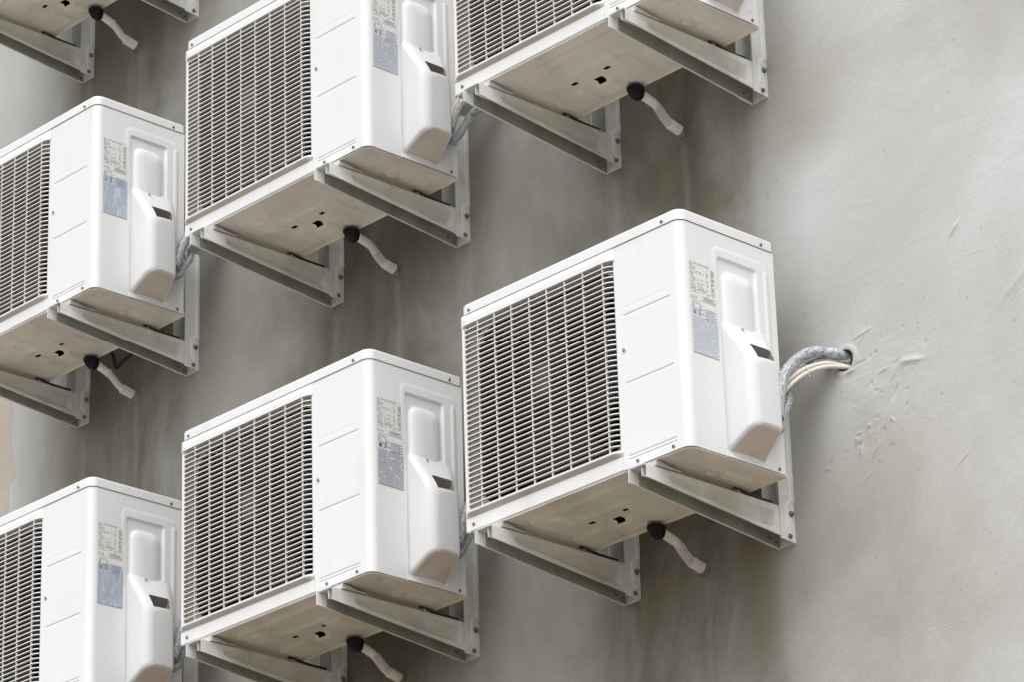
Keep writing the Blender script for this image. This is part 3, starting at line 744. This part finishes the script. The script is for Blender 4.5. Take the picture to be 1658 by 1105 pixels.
# ------------------------------------------------------------------ wall brackets
BX, BZ = 0.6522, -0.106                     # bracket origin: foot of the upright on the wall
def wall_bracket():
    root = empty('wall_bracket', (BX, YW, BZ), 'x', 'bracket', 'steel brackets under the units')
    def off(mb):
        mb.v = [(x - BX, y - YW, z - BZ) for x, y, z in mb.v]; return mb
    # upright: channel with its web on the wall
    zt = 0.285; x0, x1, yf = 0.6229, 0.6815, 0.4365
    mb = MB()
    mb.box(x0 + 0.003, x1 - 0.003, YW - 0.0032, YW - 0.0004, BZ, zt)
    mb.prism([(yf, BZ + 0.004), (YW - 0.0004, BZ), (YW - 0.0004, zt), (yf + 0.016, zt), (yf, zt - 0.022)], 'x', x0, x0 + 0.0028)
    ysg = np.linspace(yf, YW - 0.0004, 26); zsg = np.linspace(0, 1, 150)
    Y, T = np.meshgrid(ysg, zsg, indexing='ij')
    zb = BZ + 0.004 * (1 - (Y - yf) / (YW - yf)); Z = zb + (zt - zb) * T
    yb = np.interp(Z, [-0.090, -0.084, -0.078, -0.070, -0.009, 0.0086, 0.27, 0.276], [0.4720, 0.4690, 0.4690, 0.4590, 0.4590, 0.4776, 0.4776, 0.495])
    h = 0.0026 * sstep(-0.0018, 0.0018, Y - yb) * sstep(-0.094, -0.088, Z) * (1 - sstep(0.480, 0.4835, Y) * (Z < 0.0))
    mb.grid(np.stack([x1 + h, Y, Z], -1), 0, True)
    mb.box(x1 - 0.0028, x1 - 0.0004, yf, YW - 0.0036, BZ + 0.004, zt)
    off(mb).build('upright', M['bracket'], root)
    # arm: inverted channel that deepens towards the wall
    mb = MB(); xa, xb, t = 0.6262, 0.6778, 0.0024; ye = YW - 0.005
    zlow_r = lambda y: -0.0500 + (y + 0.032) / 0.472 * (-0.0450)
    zlow_l = lambda y: -0.0535 + (y + 0.042) / 0.529 * (-0.0575)
    mb.box(xa + t, xb - t, -0.036, ye, -0.0184, -0.0160)
    mb.prism([(-0.042, -0.0195), (-0.042, -0.0535), (ye, zlow_l(ye) + 0.004), (ye, -0.0160), (-0.034, -0.0160)], 'x', xa, xa + t)
    mb.prism([(-0.008, -0.0190), (-0.008, -0.0545), (ye, zlow_l(ye) + 0.0055), (ye, -0.0190)], 'x', xa + t, xa + t + 0.0010, 1)
    mb.tube([(xa + 0.0024, -0.0415, -0.0535), (xa + 0.0024, ye, zlow_l(ye) + 0.004)], 0.0020, 8)
    ysg = np.linspace(-0.032, ye, 170); tg = np.linspace(0, 1, 44)
    Y, T = np.meshgrid(ysg, tg, indexing='ij'); zl = -0.0500 + (Y + 0.032) / 0.472 * (-0.0450); Z = zl + (-0.0160 - zl) * T
    low = np.interp(Y, [0.050, 0.060, 0.3653, 0.420, 0.44], [-0.0335, -0.0440, -0.0745, -0.0760, -0.076])
    up = np.interp(Y, [0.05, 0.42], [-0.0290, -0.0330])
    depth = np.clip((up - Z) / np.maximum(up - low, 1e-3), 0, 1)
    ends = sstep(0.046, 0.060, Y) * (1 - sstep(0.405, 0.425, Y))
    h = -0.0115 * depth * (Z > low) * ends - 0.0115 * sstep(low - 0.0030, low, Z) * (Z <= low) * ends
    h += 0.0020 * (1 - sstep(0.0, 0.0030, Z - zl))
    dz = ((Z > low) & (Z < up) & (ends > 0.5))[:-1, :-1]
    mb.grid(np.stack([xb + h, Y, Z], -1), 0, True, skip=dz); mb.grid(np.stack([xb + h, Y, Z], -1), 2, True, only=dz)
    mb.box(xb - 0.0175, xb - 0.0150, -0.030, ye, -0.0440, -0.0184)
    mb.prism([(-0.032, -0.0500), (ye, zlow_r(ye)), (ye, zlow_r(ye) + 0.0015), (-0.032, -0.0485)], 'x', xb - t, xb + 0.0018)
    mb.box(xa + t + 0.0010, xa + t + 0.0016, 0.035, 0.0375, -0.0580, -0.0190, 1)
    off(mb).build('arm', [M['bracket'], M['channel_olive'], M['film']], root)
    # bolts
    for y, z, r, L in ((0.4745, -0.0316, 0.0068, 0.008), (0.4672, -0.0915, 0.0052, 0.005)):
        mb = MB()
        mb.lathe([(0.0, -0.001), (r * 1.25, 0.0), (r * 1.25, 0.0016), (r * 0.95, 0.0017)], (x1 + 0.0018, y, z), (1, 0, 0), 18)
        mb.lathe([(r * 0.95, 0.0016), (r * 0.95, L * 0.75), (r * 0.8, L * 0.85), (0, L * 0.86)], (x1 + 0.0018, y, z), (1, 0, 0), 6, 0, False)
        mb.lathe([(r * 0.5, L * 0.8), (r * 0.5, L * 1.25), (0, L * 1.28)], (x1 + 0.0018, y, z), (1, 0, 0), 10)
        off(mb).build('bolt', M['bolt'], root)
    for y, z in ((0.450, -0.088), (0.472, -0.095), (0.003, -0.0305)):
        mb = MB(); mb.lathe([(0.0052, 0.0), (0.0052, 0.0030), (0.0032, 0.0036), (0.0032, 0.006), (0, 0.0062)], (xa + t, y, z), (1, 0, 0), 10)
        off(mb).build('bolt', M['bolt'], root)
    return root
BR_LABEL = {
    (1, 1): 'white steel bracket at right under the air conditioner whose pipes enter the bare wall',
    (1, 0): 'white steel bracket at left under the air conditioner whose pipes enter the bare wall',
    (2, 1): 'right steel bracket under the bottom middle air conditioner, foot beside its drain hose',
    (2, 0): 'left steel bracket under the bottom middle air conditioner, cut by the bottom picture edge',
    (3, 1): 'right steel bracket under the top middle air conditioner, above the lower middle one',
    (3, 0): 'left steel bracket under the top middle air conditioner, left of its drain pipe',
    (4, 1): 'right steel bracket under the top right air conditioner, highest foot at the right',
    (4, 0): 'left steel bracket under the top right air conditioner, left of its ribbed drain hose',
    (5, 1): 'right steel bracket under the middle left air conditioner with the scuffed blue sheet',
    (5, 0): 'left steel bracket under the middle left air conditioner, running off the left edge',
    (6, 1): 'steel bracket of the bottom left air conditioner, only its upright showing beside the cover',
    (7, 1): 'right steel bracket of the top left air conditioner, only its foot in the picture',
    (7, 0): 'left steel bracket of the top left air conditioner beside its smooth drain pipe',
}
br = wall_bracket(); first = True
for (k, right), lab in BR_LABEL.items():
    o = br if first else copy_tree(br); first = False
    o.location = (UNITS[k][0] + BX - (0 if right else 0.549), YW, UNITS[k][1] + BZ); o['label'] = lab

# ------------------------------------------------------------------ drain pipes
DP = [(0.3546, 0.352, -0.0177), (0.3675, 0.385, -0.0362), (0.3725, 0.410, -0.0581), (0.3613, 0.445, -0.0746), (0.3640, 0.496, -0.0885)]
DO = Vector((0.3640, YW, -0.0885))
def drain_pipe(ribbed, sag=0.0, r0=0.24, r1=0.9):
    root = empty('drain_pipe', DO, 'x', 'drain pipe', 'drain pipes from the base pans to the wall')
    def off(mb):
        mb.v = [(x - DO.x, y - DO.y, z - DO.z) for x, y, z in mb.v]; return mb
    P = [np.array(p) for p in DP]
    P[2] = P[2] + np.array([0, 0, -sag]); P[1] = P[1] + np.array([0, 0, -sag * 0.5])
    P[0] = np.array((0.3560, 0.340, -0.014))
    mb = MB()
    mb.lathe([(0.0, 0.004), (0.021, 0.004), (0.0245, 0.001), (0.0245, -0.004), (0.0220, -0.013), (0.0175, -0.022), (0.0105, -0.0285), (0.0, -0.0305)], (0.3575, 0.3250, -0.0075), (0, 0, 1), 24, 0, True, (0.02, -0.28, 0))
    off(mb).build('drain_cap', M['black_rubber'], root)
    d = (P[1] - P[0]); mb = MB(); mb.tube([P[0], P[0] + d * 0.5, P[1]], 0.0124, 18); off(mb).build('upper_pipe', M['pvc'], root)
    e = P[4] - P[3]
    b0, b1, b2, b3 = P[1] - d * 0.08, P[1] + d * (0.30 + 4 * sag), P[3] - e * (0.42 + 4 * sag), P[3] + e * 0.12
    path = [tuple(b0 * (1 - t) ** 3 + 3 * b1 * t * (1 - t) ** 2 + 3 * b2 * t * t * (1 - t) + b3 * t ** 3) for t in np.linspace(0, 1, 60)]
    mb = MB()
    if ribbed:
        n = 300; L = np.array(path); t = np.linspace(0, len(L) - 1, n); i0 = np.clip(t.astype(int), 0, len(L) - 2); fr = (t - i0)[:, None]
        Q = L[i0] * (1 - fr) + L[i0 + 1] * fr
        mb.tube(Q, 0.0118, 16, 0, lambda q: 1.0 + (0.12 - 0.50 * math.exp(-(((q * 13) % 1 - 0.5) / 0.17) ** 2)) * (1 if r0 < q < r1 else 0))
    else:
        mb.tube(path, 0.0113, 16)
    off(mb).build('hose', M['hose'], root)
    e = P[4] - P[3]; mb = MB()
    mb.tube([P[3] - e * 0.06, P[3] + e * 0.02, P[3] + e * 0.5, P[4]], 0.0148, 18, 0, lambda q: 0.93 if q < 0.02 else 1.0)
    off(mb).build('wall_pipe', M['pvc'], root)
    ed = Vector(e).normalized(); w0 = Vector(P[4]) - ed * 0.0120
    mb = MB(); mb.lathe([(0.0148, -0.0040), (0.0163, -0.0020), (0.0175, 0.0), (0.0190, 0.0060)], w0, ed, 18); off(mb).build('sealant_ring', M['sealant'], root)
    if not ribbed:
        for q in (P[1], P[3] + e * 0.02):
            mb = MB(); dd = Vector(d if q is P[1] else e).normalized() * 0.004
            mb.tube([Vector(q) - dd, Vector(q) + dd], 0.0138 if q is P[1] else 0.0154, 18); off(mb).build('joint_ring', M['hose'], root)
    return root
DR_LABEL = {1: 'ribbed white drain hose under the air conditioner whose pipes enter the bare wall', 2: 'ribbed drain hose under the bottom middle air conditioner, cut by the bottom edge',
            3: 'drain pipe under the top middle air conditioner, lightly ribbed, above the lower middle one', 4: 'ribbed drain hose under the top right air conditioner beside its right bracket',
            5: 'smooth grey drain pipe under the middle left air conditioner', 7: 'smooth drain pipe in the top left corner under the highest air conditioner'}
DR_SHAPE = {1: (True, 0.0, 0.26, 0.92), 2: (True, 0.003, 0.10, 0.95), 3: (True, -0.002, 0.45, 0.86), 4: (True, 0.001, 0.24, 0.95), 5: (False, 0.006, 0, 1), 7: (False, 0.004, 0, 1)}
for k, lab in DR_LABEL.items():
    o = drain_pipe(*DR_SHAPE[k])
    o.location = Vector((UNITS[k][0], 0, UNITS[k][1])) + DO
    o['label'] = lab

# ------------------------------------------------------------------ refrigerant pipes and cables
HOLE = (0.8830, 0.3240, 0.0285)                 # x, z, radius of the hole in the wall by the right unit
def jig(pts, k, s):
    r = random.Random(k * 13 + len(pts)); return [(x + r.uniform(-s, s) * (0 < i < len(pts) - 1), y, z + r.uniform(-s, s) * (0 < i < len(pts) - 1)) for i, (x, y, z) in enumerate(pts)]
UP = [(0.8520, 0.262, 0.120), (0.8320, 0.292, 0.175), (0.8161, 0.320, 0.2312), (0.8091, 0.350, 0.2819), (0.8122, 0.400, 0.3322), (0.8339, 0.440, 0.3504), (0.8680, 0.490, 0.3440), (0.8830, 0.560, 0.3330)]
LOW = [(0.8500, 0.262, 0.090), (0.8250, 0.300, 0.118), (0.8030, 0.330, 0.1578), (0.7970, 0.360, 0.2010), (0.7800, 0.390, 0.2510), (0.7850, 0.430, 0.3114), (0.8255, 0.462, 0.3300), (0.8780, 0.515, 0.3300)]
CA = [(0.8500, 0.270, 0.150), (0.8230, 0.300, 0.1900), (0.8075, 0.330, 0.2290), (0.8096, 0.360, 0.2640), (0.8233, 0.410, 0.3020), (0.8515, 0.455, 0.3175), (0.8836, 0.505, 0.3101)]
CB = [(0.8500, 0.270, 0.140), (0.8240, 0.302, 0.1790), (0.8105, 0.332, 0.2160), (0.8140, 0.362, 0.2500), (0.8275, 0.410, 0.2890), (0.8540, 0.455, 0.3075), (0.8900, 0.505, 0.3060)]
WHERE = {1: 'beside the bare wall patch', 2: 'behind the bottom middle air conditioner', 3: 'behind the top middle air conditioner', 5: 'behind the middle left air conditioner', 6: 'behind the bottom left air conditioner'}
SHIFT = {1: 0.0, 2: -0.010, 3: -0.045, 5: -0.008, 6: -0.012}
for k in (1, 2, 3, 5, 6):
    ox, oz = UNITS[k]; dz = SHIFT[k]
    def place(pts, ddz=0.0):
        n = len(pts)
        return [(x + ox, y, z + oz + (dz + ddz) * min(1, 1.2 * i / n + 0.15) * (0 if k == 1 else 1)) for i, (x, y, z) in enumerate(pts)]
    s = 0.0 if k == 1 else 0.006
    flip = (k == 3)
    for nm, base, lab in (('insulated_pipe', UP, 'upper silver-wrapped refrigerant pipe'), ('insulated_pipe', LOW, 'lower silver-wrapped refrigerant pipe')):
        p = spline(place(jig(base, k, s), -0.03 if flip else 0.0), 12)
        r = random.Random(k)
        mb = MB(); ph = r.uniform(0, 6)
        mb.tube(p, (0.0146 if base is UP else 0.0128) * (1 if k == 1 else 0.9), 18, 0, lambda q: 1 + 0.035 * math.sin(q * 70 + ph) + 0.03 * math.sin(q * 31), True, True, 0.95)
        org = Vector(p[-1]); mb.v = [tuple(Vector(q) - org) for q in mb.v]
        o = mb.build(nm, M['wrap']); o.location = org
        tag(o, f'{lab} {WHERE[k]}', 'pipe', 'silver-wrapped refrigerant pipes')
    for j, (base, lab) in enumerate(((CA, 'upper pale cable'), (CB, 'lower pale cable'))):
        p = spline(place(jig(base, k, s), 0.05 if flip else (-0.03 if k == 2 else 0.0)), 10)
        mb = MB(); mb.tube(p, 0.0056, 10)
        org = Vector(p[-1]); mb.v = [tuple(Vector(q) - org) for q in mb.v]
        o = mb.build('power_cable', M['cable']); o.location = org
        tag(o, f'{lab} of the pair {WHERE[k]}', 'cable', 'pale cables to the units')
        if k == 1 and j == 0:
            c = (np.array(CA[4]) + np.array(CB[4])) / 2; mb = MB()
            for sgn in (0,):
                ring = []
                tv = Vector(np.array(CA[5]) - np.array(CA[3])).normalized(); a1 = (Vector(CA[4]) - Vector(CB[4])).normalized(); a2 = tv.cross(a1).normalized()
                for q in range(17):
                    t = 2 * math.pi * q / 16; ring.append(Vector(c) + a1 * math.cos(t) * 0.0142 + a2 * math.sin(t) * 0.0072)
                mb.tube(ring, 0.0018, 6, caps=False)
            mb.tube([Vector(c) - a1 * 0.0135, Vector(c) - a1 * 0.022 + a2 * 0.004], 0.0015, 6)
            mb.v = [tuple(Vector(q) - org) for q in mb.v]
            mb.build('cable_tie', M['tie'], o)

# black strap hanging behind the middle left unit
ox, oz = UNITS[5]
pts = spline([(0.340, 0.40, 0.070), (0.3440, 0.42, 0.035), (0.3560, 0.42, -0.004), (0.3640, 0.42, -0.010), (0.395, 0.42, 0.002), (0.4375, 0.42, 0.0147), (0.475, 0.40, 0.040)], 8)
mb = MB(); mb.tube([(x + ox, y, z + oz) for x, y, z in pts], 0.0060, 10)
org = Vector(mb.v[0]); mb.v = [tuple(Vector(q) - org) for q in mb.v]
o = mb.build('rubber_strap', M['strap']); o.location = org
tag(o, 'black rubber strap hanging in a loop behind the middle left air conditioner', 'strap')

# ------------------------------------------------------------------ the wall
def wall():
    mb = MB(); X0, X1, Z0, Z1 = -16.0, 13.0, GROUND_Z, 11.0
    px0, px1, pz0, pz1 = 0.70, 1.66, -0.16, 0.80
    nx, nz = 420, 420
    xs = np.linspace(px0, px1, nx); zs = np.linspace(pz0, pz1, nz)
    X, Z = np.meshgrid(xs, zs, indexing='ij'); h = np.zeros(X.shape)
    r = random.Random(5)
    def seg(x0, z0, x1, z1, w, a, taper=True):
        d = np.array([x1 - x0, z1 - z0]); L = np.hypot(*d); u = d / L
        t = np.clip(((X - x0) * u[0] + (Z - z0) * u[1]) / L, 0, 1)
        q = np.hypot(X - x0 - t * d[0], Z - z0 - t * d[1]) + 0.25 * w * NZ
        prof = np.exp(-np.abs(q / (0.62 * w)) ** 1.5); k = np.sin(np.pi * np.clip(t, 0.04, 0.96)) if taper else 1.0
        return 0.8 * a * prof * k
    NZ = np.zeros(X.shape); N2 = np.zeros(X.shape); N3 = np.zeros(X.shape)
    for i in range(nx):
        for j in range(nz):
            p = Vector((X[i, j] * 26, Z[i, j] * 26, 0)); NZ[i, j] = mnoise.noise(p)
            N2[i, j] = mnoise.noise(p * 2.7 + Vector((9, 2, 4))); N3[i, j] = mnoise.noise(p * 0.22 + Vector((3, 1, 8)))
    # knife-edge ridges and gouges where the pipe hole was made good
    for s in ((0.905, 0.372, 0.985, 0.388, 0.0035, 0.004), (0.925, 0.350, 0.955, 0.380, 0.003, 0.003), (0.93, 0.30, 0.915, 0.352, 0.003, 0.0025), (0.905, 0.300, 0.960, 0.305, 0.003, -0.003),
              (0.985, 0.255, 1.030, 0.262, 0.005, 0.004), (0.88, 0.285, 0.92, 0.292, 0.006, 0.005), (1.030, 0.262, 1.065, 0.270, 0.003, -0.003), (1.055, 0.262, 1.150, 0.245, 0.012, 0.006),
              (0.940, 0.215, 0.968, 0.250, 0.003, -0.0035), (0.965, 0.235, 0.985, 0.252, 0.0025, -0.002), (1.04, 0.195, 1.055, 0.225, 0.0045, 0.006), (0.985, 0.09, 1.045, 0.185, 0.016, 0.0045),
              (0.900, 0.118, 0.925, 0.120, 0.004, 0.004), (0.915, 0.055, 0.918, 0.085, 0.006, 0.006), (0.95, 0.038, 0.985, 0.085, 0.007, 0.004), (0.905, -0.018, 0.955, 0.012, 0.003, 0.003),
              (1.245, 0.535, 1.285, 0.575, 0.007, 0.005), (1.21, -0.06, 1.26, -0.03, 0.003, 0.003), (1.36, 0.30, 1.55, 0.42, 0.02, 0.003), (1.02, 0.225, 1.12, 0.285, 0.025, 0.003)):
        h += seg(*s)
    for _ in range(20):                                  # short knife nicks and drags
        cx, cz = r.gauss(0.985, 0.075), r.gauss(0.20, 0.10)
        an = math.radians(r.gauss(40, 28)); L = r.uniform(0.006, 0.026); sg = r.choice((-1, -1, 1))
        h += seg(cx, cz, cx + L * math.cos(an), cz + L * math.sin(an), r.uniform(0.0026, 0.0042), sg * r.uniform(0.003, 0.0065))
    for _ in range(3):
        cx, cz = r.uniform(1.05, 1.5), r.uniform(-0.05, 0.6)
        an = math.radians(r.gauss(38, 12)); L = r.uniform(0.015, 0.05)
        h += seg(cx, cz, cx + L * math.cos(an), cz + L * math.sin(an), 0.003, r.choice((-0.002, 0.0025)))
    # crumbs and trowel drag within the patched area
    m = np.exp(-(((X - 1.0) / 0.16) ** 2 + ((Z - 0.19) / 0.16) ** 2))
    crumb = np.clip(N2 * 1.3 + 0.35 * NZ - 0.50, 0, 1)
    h += m * crumb * 0.0018
    h += m * 0.0012 * NZ + 0.006 * m * N3
    h += 0.0014 * np.exp(-(((X - 0.962) / 0.020) ** 2 + ((Z - 0.108) / 0.020) ** 2)) * (0.6 + 1.5 * np.clip(N2, -0.3, 1))
    for cx, cz in ((0.905, 0.105), (0.948, 0.128)):
        h += 0.003 * np.exp(-(((X - cx) / 0.006) ** 2 + ((Z - cz) / 0.006) ** 2))
    # raised collar of fresh mortar around the hole
    q = np.hypot(X - HOLE[0], Z - HOLE[1]); h += 0.0045 * np.exp(-((q - HOLE[2] - 0.006) / 0.008) ** 2) * (0.6 + NZ)
    bd = np.minimum(np.minimum(X - px0, px1 - X), np.minimum(Z - pz0, pz1 - Z)); h *= sstep(0.0, 0.06, bd)
    P = np.stack([X, YW - h, Z], -1)
    xc = (X[:-1, :-1] + X[1:, 1:]) / 2; zc = (Z[:-1, :-1] + Z[1:, 1:]) / 2
    skip = np.hypot(xc - HOLE[0], (zc - HOLE[1]) * 1.0) < HOLE[2]
    mb.grid(P, 0, True, skip)
    for x0, x1, z0, z1 in ((X0, px0, Z0, Z1), (px1, X1, Z0, Z1), (px0, px1, Z0, pz0), (px0, px1, pz1, Z1)):
        mb.add([(x0, YW, z0), (x1, YW, z0), (x1, YW, z1), (x0, YW, z1)], [(0, 1, 2, 3)])
    yb = YW + 0.30
    mb.add([(X0, YW, Z0), (X1, YW, Z0), (X1, YW, Z1), (X0, YW, Z1), (X0, yb, Z0), (X1, yb, Z0), (X1, yb, Z1), (X0, yb, Z1)], [(4, 5, 6, 7), (0, 1, 5, 4), (1, 2, 6, 5), (2, 3, 7, 6), (3, 0, 4, 7)])
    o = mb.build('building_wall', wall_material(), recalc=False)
    tag(o, 'weathered grey cement-rendered building wall behind all the air conditioners', 'wall')
    mb = MB(); mb.lathe([(HOLE[2] + 0.004, 0.002), (HOLE[2] + 0.001, 0.03), (HOLE[2], 0.20), (0, 0.20)], (HOLE[0], YW, HOLE[1]), (0, 1, 0), 24)
    mb.build('pipe_hole', mat('raw_mortar_in_hole', (0.14, 0.135, 0.12), 0.95)[0], o)
wall()

# ------------------------------------------------------------------ ground
m, nt, b = mat('pale_concrete_paving', (0.2, 0.18, 0.15), 0.85)
g = ramp(nt, noise(nt, coords(nt), 0.8, 6), [(0.3, (0.170, 0.142, 0.107)), (0.7, (0.215, 0.182, 0.137))]); nt.links.new(g, b.inputs['Base Color'])
mb = MB(); mb.add([(-150, -200, GROUND_Z), (150, -200, GROUND_Z), (150, 100, GROUND_Z), (-150, 100, GROUND_Z)], [(0, 1, 2, 3)])
o = mb.build('ground', m); o['kind'] = 'structure'

# ------------------------------------------------------------------ daylight
SUN_EL, SUN_AZ = 62.0, 145.0        # azimuth measured from +Y towards +X: the light comes over the viewer's shoulder
world = bpy.data.worlds.new('World'); sc.world = world; world.use_nodes = True
wn = world.node_tree; bg = wn.nodes['Background']
sky = wn.nodes.new('ShaderNodeTexSky'); sky.sky_type = 'NISHITA'; sky.sun_disc = False
sky.sun_elevation = math.radians(SUN_EL); sky.sun_rotation = math.radians(SUN_AZ)
sky.air_density = 1.0; sky.dust_density = 2.0; sky.ozone_density = 1.0
hs = wn.nodes.new('ShaderNodeHueSaturation'); hs.inputs['Saturation'].default_value = 0.30
wn.links.new(sky.outputs[0], hs.inputs['Color']); wn.links.new(hs.outputs[0], bg.inputs['Color'])
bg.inputs['Strength'].default_value = 0.12
sun = bpy.data.lights.new('sun', 'SUN'); sun.energy = 1.5; sun.angle = math.radians(85); sun.color = (1.0, 0.995, 0.985)
so = bpy.data.objects.new('sun', sun); COL.objects.link(so)
e, a = math.radians(SUN_EL), math.radians(SUN_AZ)
to_sun = Vector((math.cos(e) * math.sin(a), math.cos(e) * math.cos(a), math.sin(e)))
so.rotation_euler = to_sun.to_track_quat('Z', 'Y').to_euler(); so.location = (0, -5, 8)

# ------------------------------------------------------------------ camera
cam = bpy.data.cameras.new('camera'); co = bpy.data.objects.new('camera', cam); COL.objects.link(co)
R = Vector((0.68227918, 0.73052352, -0.02881855)); U = Vector((0.30364245, -0.2472911, 0.92013498)); F = Vector((-0.66505367, 0.63653947, 0.39053952))
mw = Matrix(((R.x, U.x, -F.x, 6.58342962), (R.y, U.y, -F.y, -6.11881809), (R.z, U.z, -F.z, -3.27861468), (0, 0, 0, 1)))
co.matrix_world = mw
cam.sensor_width = 36; cam.lens = 6076.832 / 1658 * 36; cam.clip_start = 0.1; cam.clip_end = 1000
sc.camera = co
sc.view_settings.view_transform = 'Standard'; sc.view_settings.look = 'None'
sc.view_settings.exposure = 0.85; sc.view_settings.gamma = 1.0
sc.cycles.max_bounces = 8; sc.cycles.diffuse_bounces = 5
